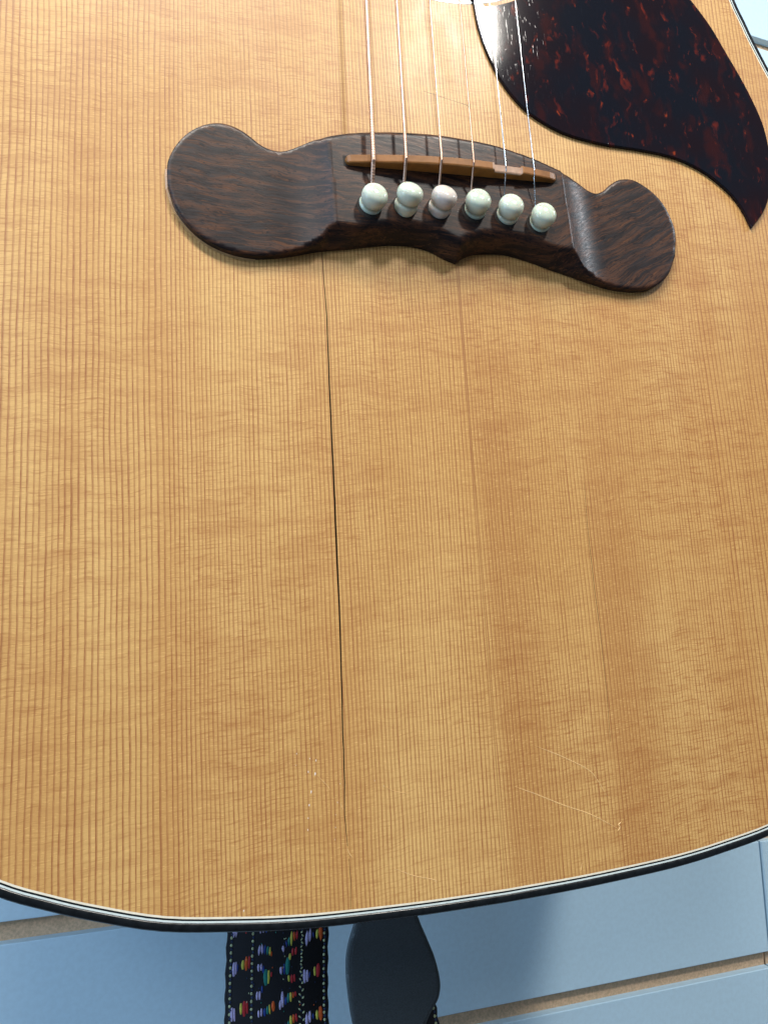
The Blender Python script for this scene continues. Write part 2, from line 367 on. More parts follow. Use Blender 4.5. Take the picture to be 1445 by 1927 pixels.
# rosette rings
for r0, r1, mt in ((51.0, 51.7, 'white'), (51.7, 52.6, 'black'), (52.6, 53.1, 'white'), (53.1, 54.8, 'black'), (54.8, 55.35, 'white'), (55.35, 55.75, 'black')):
    mb = MB(); N = 96
    vs = [(r*math.cos(2*PI*i/N), 131+r*math.sin(2*PI*i/N), z) for r, z in ((r0, 0), (r0, 0.05), (r1, 0.05), (r1, 0)) for i in range(N)]
    fs = [(j*N+i, (j+1)*N+i, (j+1)*N+(i+1) % N, j*N+(i+1) % N) for j in range(3) for i in range(N)]
    mb.add(vs, fs); mb.build('rosette_ring', M[mt], guitar)
# pickguard
pk = [(12.3,80.5),(13.3,69.5),(15.6,59.6),(19.6,50.2),(25.1,42.7),(31.4,37.7),(41.7,33.5),(55.5,31.7),(70.1,31.6),(83.9,30.6),(95.4,26.9),(104.7,20.6),(109.6,14.6),(112.7,7.6)]
pk2 = [(112.7,7.6),(118.6,14.0),(122.6,21.4),(125.0,30),(125.6,38.5),(124.4,50.2),(119.5,63.5),(112.3,77.5),(106.8,87.5),(99.4,97.1),(88,110),(78,124),(70,140),(64,158),(60,168),(55,168)]
pick = catmull([(x, y, 0) for x, y in pk], 5)[:-1]+catmull([(x, y, 0) for x, y in pk2], 5)
pick = [(p.x, p.y) for p in pick]+[(57.5*math.cos(a), 131+57.5*math.sin(a)) for a in np.linspace(0.55, -1.28, 24)]
pick = ccw(pick)
V, F = tri_region(offset(pick, -0.25)); mb = MB(); mb.add([(x, y, 1.1) for x, y in V], [tuple(f) for f in F])
a = offset(pick, -0.25); n = len(pick)
vs = [(x, y, 0.0) for x, y in pick]+[(x, y, 0.85) for x, y in pick]+[(x, y, 1.1) for x, y in a]
mb.add(vs, [(j*n+i, j*n+(i+1) % n, (j+1)*n+(i+1) % n, (j+1)*n+i) for j in range(2) for i in range(n)])
mb.build('pickguard', M['tortoise'], guitar)

# ---- bridge: a carved block with scooped, leaf shaped wings
upper = [(-84.6,-2,0),(-84.7,3.2,0),(-84.0,6.5,0),(-82.2,10.3,0),(-79.4,14.0,0),(-75.7,16.9,0),(-71.3,18.5,0),(-67.6,18.4,0),(-64.3,17.2,0),(-61.6,15.4,0),(-59.2,13.6,0),(-56.2,12.3,0),
         (-53.2,12.0,0),(-50.4,12.7,0),(-47.2,14.0,0),(-41.8,15.9,0),(-34.2,18.3,0),(-25.1,20.1,0),(-16.0,21.3,0),(-6.5,22.0,0),(3.1,21.9,0),(12.8,21.3,0),(24.9,18.9,0),(34.4,15.9,0),
         (38.8,14.9,0),(42.8,14.1,0),(46.3,12.6,0),(49.6,11.9,0),(52.5,13.1,0),(55.6,15.8,0),(59.2,18.0,0),(63.3,18.8,0),(66.6,18.2,0),(71.4,15.7,0),(75.6,11.7,0),(78.2,6.3,0),(79.2,0.6,0),(77.9,-7.0,0)]
lower1 = [(77.9,-7.0,0),(74.0,-14.3,0),(68.4,-18.7,0),(62.2,-20.4,0),(53.1,-20.4,0),(45.2,-18.8,0),(37.4,-16.8,0),(29.8,-14.9,0),(25.4,-13.6,0),(17.3,-12.0,0),(12.1,-12.0,0),(6.0,-12.7,0),(2.0,-14.3,0),(-0.9,-16.4,0)]
lower2 = [(-0.9,-16.4,0),(-4.4,-15.2,0),(-8.2,-13.5,0),(-12.5,-12.4,0),(-17.8,-12.2,0),(-24.9,-13.0,0),(-34.1,-15.0,0),(-42.8,-16.6,0),(-50,-18.6,0),(-56,-20.0,0),(-62.3,-20.7,0),(-68.4,-19.9,0),(-74.2,-17.6,0),(-79,-13.7,0),(-82.6,-8.6,0),(-84.6,-2,0)]
U = catmull(upper, 6); L1 = catmull(lower1, 6); L2 = catmull(lower2, 6)
bo_ = [(p.x, p.y) for p in (U[:-1]+L1[:-1]+L2[:-1])]
bo_ = ccw(bo_)
lowline = [(p.x, p.y) for p in L1+L2]; upline = [(p.x, p.y) for p in U]
def ridgeL(y): return -39.4-0.03*(y+2)+0.010*max(0, y-9)**2*-1
def ridgeR(y): return 35.4-0.06*(y-1)
TOP = 7.5; WING = 2.7
def smst(t): t = np.clip(t, 0, 1); return t*t*(3-2*t)
def bridge_h(x, y):
    x = np.asarray(x, float); y = np.asarray(y, float)
    rl = -39.4-0.03*(y+2)-0.010*np.maximum(0, y-9)**2; rr = 35.4-0.06*(y-1)
    dL = rl-x; dR = x-rr; dout = np.maximum(dL, dR)
    wdt = np.where(dL > 0, 20.0, 17.0)
    s = np.clip(dout/wdt, 0, 1)
    h = np.where(dout > 0, WING+(TOP-WING)*(1-s)**2.3, TOP)
    h = h+np.where(dout < 0, 0.0, 0)*0
    far = np.clip((dout-25)/20, 0, 1); h = h-0.35*smst(far)            # wings dish slightly
    dl = dist_poly(x, y, lowline, False); du = dist_poly(x, y, upline, False)
    k = 1-smst(np.clip(dout/13.0, 0, 1))                                # the front wall leans back along the block
    slope = 1.35+9.0*np.clip((dout-2)/16.0, 0, 1)+0.75*np.clip(-dout/8.0, 0, 1)
    wallh = 1.3+1.2*(1-k)+slope*dl
    kk = 0.12+2.0*smst(np.clip((-dout-3)/12.0, 0, 1))                   # crisp beside the wings, soft along the block
    hh = np.clip(0.5+0.5*(h-wallh)/kk, 0, 1)
    h = h*(1-hh)+wallh*hh-kk*hh*(1-hh)
    gu = 1-(1-np.clip(du/1.8, 0, 1))**2.2
    h = h-(1.5*np.clip(1-dout/4, 0, 1))*(1-gu)
    de = np.minimum(dl, du)
    h = h-0.30*np.maximum(0, 1-de/0.55)**2
    return h
xs = np.arange(-85, 80, 0.75); ys = np.arange(-21, 22.5, 0.75)
gx, gy = np.meshgrid(xs, ys); gx = gx.ravel()+np.tile([0, 0.001], gx.size)[:gx.size]; gy = gy.ravel()
ins = inside(gx, gy, bo_); gx = gx[ins]; gy = gy[ins]
dd = dist_poly(gx, gy, bo_); ridgd = np.minimum(abs(gx-(-39.4-0.03*(gy+2)-0.010*np.maximum(0, gy-9)**2)), abs(gx-(35.4-0.06*(gy-1))))
kp = (dd > 0.75) & (ridgd > 0.3); gx = gx[kp]; gy = gy[kp]
in1 = [p for p in offset(bo_, -0.3)]; in1 = [p for p in in1]
e1 = np.array(in1); kk = inside(e1[:, 0], e1[:, 1], bo_) & (dist_poly(e1[:, 0], e1[:, 1], bo_) > 0.25); e1 = e1[kk]
extra = list(zip(gx, gy))+[tuple(p) for p in e1]
rlin = [[(-39.4-0.03*(y+2)-0.010*max(0, y-9)**2, y) for y in np.arange(-12, 14.1, 0.7)], [(35.4-0.06*(y-1), y) for y in np.arange(-12.5, 14.1, 0.7)]]
V, F = tri_region(bo_, [], extra, rlin)
H = bridge_h(V[:, 0], V[:, 1])
mb = MB(); mb.add([(x, y, h) for (x, y), h in zip(V, H)], [tuple(f) for f in F])
bridge = mb.build('bridge', M['rosewood'], guitar, smooth=True)
n = len(bo_); B = np.array(bo_); hb = bridge_h(B[:, 0], B[:, 1]); mb = MB()
vs = [(x, y, 0.0) for x, y in bo_]+[(x, y, h) for (x, y), h in zip(bo_, hb)]
mb.add(vs, [(i, (i+1) % n, n+(i+1) % n, n+i) for i in range(n)])
mb.build('bridge_edge', M['rosewood'], bridge)
# hardened lacquer ledge round the left wing
ob = offset(bo_, 0.55); mb = MB()
for i in range(n):
    j = (i+1) % n
    if bo_[i][0] < -62 and bo_[i][1] < 4: mb.add([(*bo_[i], 0.28), (*bo_[j], 0.28), (*ob[j], 0.03), (*ob[i], 0.03)], [(0, 3, 2, 1)])
mb.build('lacquer_ledge', M['ledge'], bridge, True)
# saddle
A = Vector((-35.7, 7.0, TOP)); Bq = Vector((32.1, 10.1, TOP)); ax = (Bq-A); SL = ax.length; ax.normalize(); up = Vector((-ax.y, ax.x, 0))
prof = [(0.0,0.3),(0.15,0.7),(0.4,1.05),(0.8,1.3),(1.35,1.5),(8,2.5),(16,3.5),(24,4.15),(32,4.5),(40,4.4),(44.6,4.15),(45.2,4.05),(45.6,3.1),(50,2.9),(54.6,2.65),(54.9,3.4),(55.4,3.5),(60,2.8),(65,2.0),(66.3,1.6),(66.9,1.4),(67.3,1.15),(67.65,0.8),(SL,0.3)]
TH = 2.7; rows = []
for s, h in prof:
    r = 0.45
    sec = [(0, -0.5), (0, max(0.05, h-r)), (0.13, max(0.1, h-0.13)), (r, h), (TH-r, h+0.1), (TH, max(0.05, h-r)), (TH, -0.5)]
    q_ = min(s, SL-s)/1.35; e = math.sqrt(max(0.02, 1-(1-min(1, q_))**2))
    rows.append([A+ax*s+up*(TH/2+(q-TH/2)*e)+Vector((0, 0, z)) for q, z in sec])
mb = MB(); k = len(rows[0]); vs = [p for r in rows for p in r]
fs = []; ms = []
for i in range(len(rows)-1):
    for j in range(k-1):
        mb.add([rows[i][j], rows[i+1][j], rows[i+1][j+1], rows[i][j+1]], [(0, 1, 2, 3)], 1 if (11 <= i <= 13 and j in (1, 2, 3)) or (i in (10, 14) and j in (2, 3)) else 0)
mb.add(rows[0], [tuple(range(k))[::-1]]); mb.add(rows[-1], [tuple(range(k))])
mb.build('saddle', [M['saddle'], M['cut']], bridge)
# saddle slot rim
mb = MB(); q = [A-ax*0.5-up*0.25, Bq+ax*0.7-up*0.25, Bq+ax*0.7+up*(TH+0.3), A-ax*0.5+up*(TH+0.3)]
mb.add([p+Vector((0, 0, 0.03)) for p in q], [(0, 1, 2, 3)]); mb.build('saddle_slot', M['dark'], bridge)

# bridge pins
heads = [(-28.8,-4.5),(-18.0,-1.7),(-7.5,-1.5),(2.9,-2.1),(13.5,-2.4),(24.1,-4.2)]
bases = [(-29.2,-5.2),(-18.3,-3.9),(-7.9,-3.5),(3.2,-3.0),(13.8,-3.4),(24.3,-4.8)]
lift = [-1.5, 0.1, -0.4, -1.4, -1.1, -1.5]
pprof = [(2.5,-1.5),(3.15,-0.4),(3.3,0.1),(3.50,0.9),(3.46,1.5),(3.22,1.95),(3.12,2.2),(3.22,2.45),(3.45,2.9),(3.72,3.6),(3.82,4.4),(3.76,5.1),(3.52,5.8),(3.0,6.4),(2.25,6.8),(1.35,7.02),(0.5,7.1),(0,7.11)]
pp = catmull([(r, z, 0) for r, z in pprof], 2)
pmats = ['pin', 'pin', 'pin_pink', 'pin_dirty', 'pin', 'pin_dirty']
plabels = ['', 'bridge pin standing slightly proud of its hole', 'pinkish bridge pin with a curved mark on its ball', 'bridge pin with brown stains on its lower right', '', 'bridge pin with a brown stain beneath its ball']
N = 28
for i in range(6):
    b0 = Vector((bases[i][0], bases[i][1], TOP+0.8)); h0 = Vector((heads[i][0], heads[i][1], 12.5)); zdir = (h0-b0).normalized()
    xd = Vector((1, 0, 0)).cross(zdir).normalized(); R = Matrix((xd.cross(zdir) * 1, xd, zdir)).transposed()
    if R.determinant() < 0: R = Matrix((-(xd.cross(zdir)), xd, zdir)).transposed()
    vs = [(p.x*math.cos(2*PI*j/N), p.x*math.sin(2*PI*j/N), p.y) for p in pp for j in range(N)]
    fs = [(r*N+j, r*N+(j+1) % N, (r+1)*N+(j+1) % N, (r+1)*N+j) for r in range(len(pp)-1) for j in range(N)]
    if i == 2:           # the curved moulding mark on the third ball
        n0 = len(vs); Ri = R.transposed(); pts_ = []
        for q in range(13):
            an = 0.5+q/12*4.6; g_ = Ri @ Vector((0.9+0.75*math.cos(an), 1.3+0.62*math.sin(an), 0))
            rr_ = math.hypot(g_.x, g_.y)
            for dr in (-0.07, 0.07):
                sc_ = (rr_+dr)/rr_; pts_.append((g_.x*sc_, g_.y*sc_, float(np.interp(rr_+dr, [p.x for p in pp[::-1]], [p.y for p in pp[::-1]]))+0.04))
        vs = vs+pts_; fs = fs+[(n0+2*q, n0+2*q+1, n0+2*q+3, n0+2*q+2) for q in range(12)]
    pin = obj('bridge_pin', vs, fs, M[pmats[i]], bridge, True)
    org = b0-zdir*(b0.z-TOP)/zdir.z + Vector((-lift[i]*(heads[i][0]+90)/190, -lift[i]*(heads[i][1]+128)/190, lift[i]))
    mt = R.to_4x4(); mt.translation = org/1000; pin.matrix_local = mt
    if plabels[i]: pin['label'] = plabels[i]
    mb = MB(); rr = 3.75
    mb.add([(bases[i][0]+rr*math.cos(2*PI*j/24), bases[i][1]+0.2+rr*math.sin(2*PI*j/24), TOP+0.035) for j in range(24)], [tuple(range(24))])
    mb.build('pin_hole', M['dark'], bridge)
# strings
sx = [(-28.3, 7.0), (-18.7, 8.3), (-7.9, 9.0), (2.4, 9.6), (13.7, 9.8), (23.3, 9.8)]
se = [(-28.2, 0.2), (-18.5, 2.2), (-7.6, 2.4), (2.5, 1.6), (13.3, 0.8), (23.9, -0.5)]
rad = [0.70, 0.52, 0.38, 0.29, 0.19, 0.16]; pitch = [0.80, 0.60, 0.40, 0.30, 0, 0]
sh = [2.75, 3.75, 4.45, 4.35, 2.8, 2.7]
names = ['thickest bronze wound string', 'second thickest bronze wound string', 'middle bronze wound string', 'thin bronze wound string', 'plain steel string', 'thinnest plain steel string']
def tube_path(path, r, pit, seg=8):
    pts = []; acc = 0
    for i in range(len(path)-1):
        a, b = path[i], path[i+1]; L = (b-a).length
        step = (pit/4 if pit and i < len(path)-2 else max(L/6, 1.0))
        k = max(1, int(L/step))
        for j in range(k): pts.append((a.lerp(b, j/k), acc+L*j/k))
        acc += L
    pts.append((path[-1], acc)); vs = []; fs = []
    for i, (p, s) in enumerate(pts):
        a = pts[max(0, i-1)][0]; b = pts[min(len(pts)-1, i+1)][0]; t = (b-a).normalized()
        xdir = Vector((1, 0, 0)); xdir = (xdir-t*xdir.dot(t)).normalized(); ydir = t.cross(xdir)
        rr = r*(0.86+0.14*abs(math.sin(PI*s/pit))) if pit else r
        for j in range(seg):
            an = 2*PI*j/seg; vs.append(p+xdir*rr*math.cos(an)+ydir*rr*math.sin(an))
    for i in range(len(pts)-1):
        for j in range(seg): fs.append((i*seg+j, (i+1)*seg+j, (i+1)*seg+(j+1) % seg, i*seg+(j+1) % seg)[::-1])
    return vs, fs
for i in range(6):
    r = rad[i]; x, y = sx[i]; top = TOP+sh[i]+r
    nx = x*0.64-0.0; nut = Vector((nx, 645, 8.0))
    front = Vector((x, y, top)); bk = Vector((x+(nx-x)*0.004, y+2.2, top+0.12))
    mid = bk.lerp(nut, (115-bk.y)/(nut.y-bk.y))
    path = [Vector((se[i][0], se[i][1]-1.2, TOP-1.6)), Vector((se[i][0], se[i][1], TOP+0.35)), front-Vector((0, 0.35, 0.45)), front, bk, mid, nut]
    path = path[:2]+[path[2], front+Vector((0, 0.3, 0.05)), bk, mid, nut]
    vs, fs = tube_path(path, r, pitch[i])
    s = obj('string', vs, fs, M['bronze'] if i < 4 else M['steel'], guitar, True); s['label'] = names[i]
    mb = MB(); w = r*1.15+0.25
    mb.add([(se[i][0]-w, se[i][1]-1.5, TOP+0.03), (se[i][0]+w, se[i][1]-1.5, TOP+0.03), (se[i][0]+w*0.8, se[i][1]+0.6, TOP+0.03), (se[i][0], se[i][1]+1.5, TOP+0.03), (se[i][0]-w*0.8, se[i][1]+0.6, TOP+0.03)], [(0, 1, 2, 3, 4)])
    mb.build('string_slot', M['dark'], bridge)
# neck, fingerboard and headstock (above the frame; the strings run to them)
mb = MB()
mb.add([(-27,188,0.1),(27,188,0.1),(22,645,0.1),(-22,645,0.1),(-27,188,6),(27,188,6),(22,645,6),(-22,645,6)], [(0,3,2,1),(4,5,6,7),(0,1,5,4),(1,2,6,5),(2,3,7,6),(3,0,4,7)])
mb.build('fingerboard', M['rosewood'], guitar)
mb = MB(); rows = []
for y, w, dp in ((302.5, 27.5, 60), (318, 27, 24), (340, 26, 18), (640, 21.5, 15)):
    rows.append([(w*math.cos(PI+PI*j/10), y, dp*math.sin(PI+PI*j/10)) for j in range(11)])
for i in range(3):
    for j in range(10): mb.add([rows[i][j], rows[i+1][j], rows[i+1][j+1], rows[i][j+1]], [(0, 1, 2, 3)])
mb.build('neck', M['side'], guitar, True)
mb = MB(); box_mb(mb, -22, 22, 645.2, 649, -10, 7.7); mb.build('nut', M['ivory'], guitar)
mb = MB(); mb.add([(-22,649.2,-14),(22,649.2,-14),(36,700,-22),(38,820,-40),(-38,820,-40),(-36,700,-22),(-22,649.2,0),(22,649.2,0),(36,700,-8),(38,820,-26),(-38,820,-26),(-36,700,-8)],
       [(5,4,3,2,1,0),(6,7,8,9,10,11),(0,1,7,6),(1,2,8,7),(2,3,9,8),(3,4,10,9),(4,5,11,10),(5,0,6,11)]); mb.build('headstock', M['side'], guitar)
# wear on the lacquer
def streak(name, pts, w, mat, hgt=0.06, label=None):
    P = catmull([(x, y, 0) for x, y in pts], 5); mb = MB(); n = len(P); vs = []
    for i, p in enumerate(P):
        t = (P[min(n-1, i+1)]-P[max(0, i-1)]).normalized(); nn_ = Vector((-t.y, t.x, 0)); e = math.sin(PI*(i+0.4)/(n-0.2))**0.5*w*random.uniform(0.6, 1.0)
        vs += [p-nn_*e+Vector((0, 0, 0.004)), p+Vector((0, 0, hgt)), p+nn_*e+Vector((0, 0, 0.004))]
    mb.add(vs, [(3*i+j, 3*i+3+j, 3*i+4+j, 3*i+1+j)[::-1] for i in range(n-1) for j in range(2)])
    o = mb.build(name, mat, guitar)
    if label: o['label'] = label
streak('scratch', [(11.9,-158.8),(20.6,-162.8),(28.0,-166.9),(30.6,-170),(33.4,-175.0)], 0.13, M['scratch'])
streak('scratch', [(4.9,-169.0),(11.4,-171.8),(19.3,-175.5),(27.3,-178.8),(35.6,-183.6)], 0.16, M['scratch'])
streak('scratch', [(-30.8,-185.2),(-25.5,-187.8),(-19.8,-189.6),(-19.5,-190.6)], 0.13, M['scratch'])
streak('scratch', [(36.9,-181.9),(36.0,-182.6),(36.3,-183.3),(35.5,-184.2)], 0.20, M['scratch'], 0.12)
streak('scratch', [(23.3,-191.2),(22.7,-193.0)], 0.13, M['scratch'])
streak('scratch', [(-42.7,-178.8),(-42.1,-180.3),(-41.4,-181.4)], 0.16, M['scratch'], 0.1)
streak('scratch', [(-49.5,-160.6),(-47.0,-163.4),(-46.4,-164.5)], 0.09, M['scratch'])
streak('scratch', [(-43.9,-167.9),(-43.2,-169.6)], 0.09, M['scratch'])
streak('scratch', [(-32.0,-165.2),(-29.2,-166.6),(-25.4,-167.6)], 0.06, M['scratch'])
streak('scratch', [(-6.9,41.5),(0.5,40.2),(8,38.9)], 0.07, M['chip'])
for x, y, s in [(-50.1,-160.1,.42),(-51.8,-159.5,.26),(-51.3,-164.4,.36),(-51.9,-167.5,.30),(-52.3,-170.6,.24),(-52.5,-173.4,.26),(-49.7,-156.9,.34),(-51.3,-156.3,.2),(-54.6,-154.8,.24),(-44.6,-167.7,.2),
                (-45.2,-170.6,.14),(-45.4,-173.6,.14),(-45.7,-176.5,.16),(-43.7,-163.2,.16),(-34.5,-163.5,.16),(-32.1,-165.0,.14),(-68.8,-189.9,.30),(6.9,60.5,.16),(-54.9,-157.6,.14),(-2.2,58.0,.12),(3.6,58.5,.12)]:
    mb = MB(); pts = [(x+s*random.uniform(.35, 1)*0.62*math.cos(a), y+s*random.uniform(.6, 1.3)*math.sin(a), 0.004) for a in np.linspace(0, 2*PI, 7)[:-1]]
    mb.add(pts+[(x, y, 0.07)], [(i, (i+1) % 6, 6) for i in range(6)]); mb.build('lacquer_chip', M['chip'], guitar)

# ------------------------------------------------------------------ wall of slats
VPx, VPy, f_ = 4702-722.5, 963.5-1138, 1447.0
CR = Vector((0.95658, -0.05674, 0.28589)); CU = Vector((0.00607, 0.98453, 0.17512)); CF = Vector((0.29140, 0.16578, -0.94213))
uW = Vector((0.99750, -0.03700, -0.06000)).normalized()          # run of the grooves in the guitar's frame
wW = Vector((0.0370, 0.9990, -0.002)); wW = (wW-uW*wW.dot(uW)).normalized(); nW = uW.cross(wW)
th = math.radians(0.8); wW2 = (wW*math.cos(th)+nW*math.sin(th)); nW = uW.cross(wW2); wW = wW2
camp = Vector((-89.9, -128.0, 200.8)); Dw = 417.7; origin = camp-nW*Dw
WA = -134.2; SP = 76.2; GR = 9.6; JU = 413.0
wall = bpy.data.objects.new('slat_wall', None); col.objects.link(wall)
wall['label'] = 'pale blue slatted shop wall with brown horizontal grooves behind the guitar'; wall['category'] = 'wall'
R3 = Matrix((Wd(uW), Wd(wW), Wd(nW))).transposed(); m4 = R3.to_4x4(); m4.translation = W(origin); wall.matrix_world = m4
def slat_mesh(x0, x1, y0, y1):
    mb = MB(); r = 0.55; T = 5.45
    prof = [(y0, -T), (y0, -r)]+[(y0+r-r*math.cos(a), -r+r*math.sin(a)) for a in (PI/6, PI/3)]+[(y0+r, 0), (y1-r, 0)]+[(y1-r+r*math.sin(a), -r+r*math.cos(a)) for a in (PI/6, PI/3)]+[(y1, -r), (y1, -T)]
    k = len(prof)
    vs = [(x0, y, z-(0.8 if e else 0)*(z > -1)) for e, x in ((1, 0),) for y, z in prof]+[(x0+0.8, y, z) for y, z in prof]+[(x1-0.8, y, z) for y, z in prof]+[(x1, y, z-0.8*(z > -1)) for y, z in prof]
    fs = [(a*k+j, (a+1)*k+j, (a+1)*k+(j+1) % k, a*k+(j+1) % k) for a in range(3) for j in range(k)]
    mb.add(vs, [f[::-1] for f in fs]); mb.add(vs[:k], [tuple(range(k))]); mb.add(vs[3*k:], [tuple(range(k))[::-1]])
    return mb
for px0, px1 in ((-805.2, JU-0.7), (JU+0.7, JU+1219)):
    proto = None
    for kx in range(-5, 14):
        y0 = WA+SP*kx+0.0-SP+GR; y1 = WA+SP*kx
        if proto is None:
            proto = slat_mesh(px0, px1, 0, SP-GR).build('slat', M['panel'], wall); o = proto
        else: o = proto.copy(); col.objects.link(o); o.parent = wall
        o.location = (0, y0/1000, 0)
    mb = MB(); box_mb(mb, px0, px1, WA-6*SP, WA+13*SP, -18, -5.5); mb.build('groove_board', M['mdf'], wall)

# ------------------------------------------------------------------ strap
strap = empty('guitar_strap', 'black woven strap with rainbow stitching and a dark leather tab hanging below the guitar', 'strap')
ctr = [(-34,-60,-158),(-35,-120,-156),(-36.8,-200,-152),(-37.4,-225,-151),(-38.6,-245,-150),(-39.8,-265,-150),(-40.4,-285,-149),(-39,-315,-147),(-30,-355,-140),(-12,-382,-128),(6,-380,-117),(14,-345,-112),(9,-310,-108),(1,-282,-105),(-1.5,-268,-103),(-3.0,-259,-102)]
C = catmull(ctr, 8)
acc = [0]
for i in range(1, len(C)): acc.append(acc[-1]+(C[i]-C[i-1]).length)
def frame(i):
    t = (C[min(len(C)-1, i+1)]-C[max(0, i-1)]).normalized()
    zz = Vector((0, 0, 1)); s = t.cross(zz); s.z = 0
    if s.length < 1e-3: s = Vector((1, 0, 0))
    f = i/(len(C)-1)
    base = Vector((-1, 0, 0)) if f < 0.45 else Vector((1, 0, 0))
    sd = Vector((1, 0, 0))
    sd = (sd-t*sd.dot(t)*0.55).normalized()
    n = sd.cross(t if f > 0.55 else -t).normalized()
    if n.z < 0: n = -n
    return t, sd, n
BW = 21.6
FR = [frame(i) for i in range(len(C))]
BWI = [BW-6.5*min(1, max(0, (i/(len(C)-1)-0.7)/0.2)) for i in range(len(C))]
mb = MB(); vs = []
for i, p in enumerate(C):
    t, sd, n = FR[i]
    w = BWI[i]+0.25*math.sin(i*1.7)
    vs += [p-sd*w, p+n*0.45-sd*(w-0.4), p+n*0.7, p+n*0.45+sd*(w-0.4), p+sd*w, p-n*0.5]
k = 6
mb.add(vs, [(i*k+j, (i+1)*k+j, (i+1)*k+(j+1) % k, i*k+(j+1) % k) for i in range(len(C)-1) for j in range(k)])
band = mb.build('woven_band', M['weave'], strap, True)
def on_band(u, s):      # u 0..1 across, s along in millimetres
    s = min(max(s, 0), acc[-1]-0.01)
    i = next(q for q in range(1, len(acc)) if acc[q] > s)-1
    f = (s-acc[i])/(acc[i+1]-acc[i]); p = C[i].lerp(C[i+1], f)
    t = FR[i][0].lerp(FR[i+1][0], f); sd = FR[i][1].lerp(FR[i+1][1], f); n = FR[i][2].lerp(FR[i+1][2], f)
    uu = u*2-1
    return p+sd*(BWI[i]*(1-f)+BWI[i+1]*f)*uu+n*(0.62-0.25*abs(uu)), t.normalized(), sd.normalized(), n.normalized()
YC = {'lilac': (0.52, 0.47, 0.78), 'blue': (0.012, 0.05, 0.30), 'teal': (0.01, 0.22, 0.20), 'yellow': (0.62, 0.60, 0.09), 'orange': (0.72, 0.12, 0.02), 'red': (0.50, 0.025, 0.035), 'cream': (0.52, 0.60, 0.36), 'navy': (0.01, 0.03, 0.10)}
YM = {k: mat_plain('yarn_'+k, v, 0.55, var=0.2, scale=3) for k, v in YC.items()}
ykeys = list(YC); stm = {k: MB() for k in ykeys}
def stitch(u, s, w, l, key, lean=0.0):
    p, t, sd, n = on_band(u, s); mb = stm[key]; rows = []
    for a in (-1, -0.8, -0.4, 0, 0.4, 0.8, 1):
        cw = w/2*max(0.15, math.sqrt(max(0, 1-a*a*0.97))); c = p+t*(a*l/2)+sd*(a*lean)
        rows.append([c-sd*cw, c-sd*cw*0.6+n*0.38*max(0.2, 1-abs(a)), c+sd*cw*0.6+n*0.38*max(0.2, 1-abs(a)), c+sd*cw])
    vs = [q for r in rows for q in r]
    mb.add(vs, [(i*4+j, (i+1)*4+j, (i+1)*4+j+1, i*4+j+1) for i in range(6) for j in range(3)])
S0 = next(acc[i] for i in range(len(C)) if C[i].y < -243)      # where the bout leaves the band in view
K = 43.2/1110
motif = [(200,480,34,170,'lilac'),(222,470,22,150,'lilac'),(240,470,14,80,'blue'),(296,448,34,110,'yellow'),(332,440,34,170,'orange'),(362,430,26,150,'red'),
         (470,325,24,100,'lilac'),(500,318,24,100,'lilac'),(530,325,26,90,'blue'),(560,335,26,90,'teal'),(584,345,20,90,'yellow'),(600,375,16,60,'orange'),
         (460,498,24,90,'lilac'),(490,492,24,90,'lilac'),(512,520,24,90,'blue'),(535,600,48,210,'teal'),(565,600,28,170,'yellow'),(596,580,18,60,'red'),
         (438,768,24,100,'lilac'),(466,768,24,100,'lilac'),(492,712,20,80,'blue'),(448,940,22,80,'lilac'),(478,930,22,90,'lilac'),(512,935,30,90,'blue'),(542,920,26,90,'teal'),(566,915,18,110,'yellow'),(605,890,38,120,'orange'),
         (728,340,26,70,'lilac'),(765,290,20,70,'blue'),(792,275,26,90,'teal'),(820,250,28,140,'yellow'),(850,225,26,100,'orange'),(880,220,26,90,'red'),
         (800,430,28,80,'yellow'),(832,385,26,90,'red'),(866,380,26,90,'red'),(700,555,30,90,'lilac'),(736,545,24,130,'blue'),(772,520,48,220,'teal'),(782,645,24,80,'yellow'),(814,655,26,100,'red'),(842,650,24,90,'red'),
         (680,890,26,110,'lilac'),(706,840,32,190,'lilac'),(740,860,24,90,'blue'),(768,835,26,110,'teal'),(795,830,26,110,'yellow'),(822,815,24,70,'orange'),(848,808,24,60,'red'),
         (990,270,34,150,'lilac'),(1026,240,30,130,'lilac'),(1062,240,16,60,'blue'),(1105,235,30,100,'yellow'),(1145,225,44,160,'orange'),
         (954,650,34,170,'lilac'),(984,650,30,150,'lilac'),(1010,640,16,70,'blue'),(1068,615,28,110,'yellow'),(1104,610,44,170,'red'),
         (170,905,34,160,'lilac'),(196,910,24,150,'lilac'),(266,865,30,130,'yellow'),(300,870,40,180,'red'),(330,860,24,150,'red')]
def un(xz, yz): return (xz-(130-0.045*(yz-130)))/1110
PER = 820*K
smax = acc[-1]
rep0 = int(-S0/PER)-1
for r in range(rep0, int((smax-S0)/PER)+2):
    for xz, yz, w, l, key in motif:
        s = S0+(yz-130)*K+r*PER
        if 4 < s < smax-4: stitch(un(xz, yz), s, w*K*1.15, l*K*1.05, key, random.uniform(-0.15, 0.15))
    for q in range(46):
        xz, yz = random.choice((random.uniform(60, 1060), random.uniform(620, 660), random.uniform(170, 380))), random.uniform(130, 950)
        s = S0+(yz-130)*K+r*PER
        if 4 < s < smax-4: stitch(0.04+0.9*(xz/1110), s, 0.45, 0.7, random.choice(('navy', 'navy', 'navy', 'teal', 'orange', 'cream')))
s = 4.0; q = 0
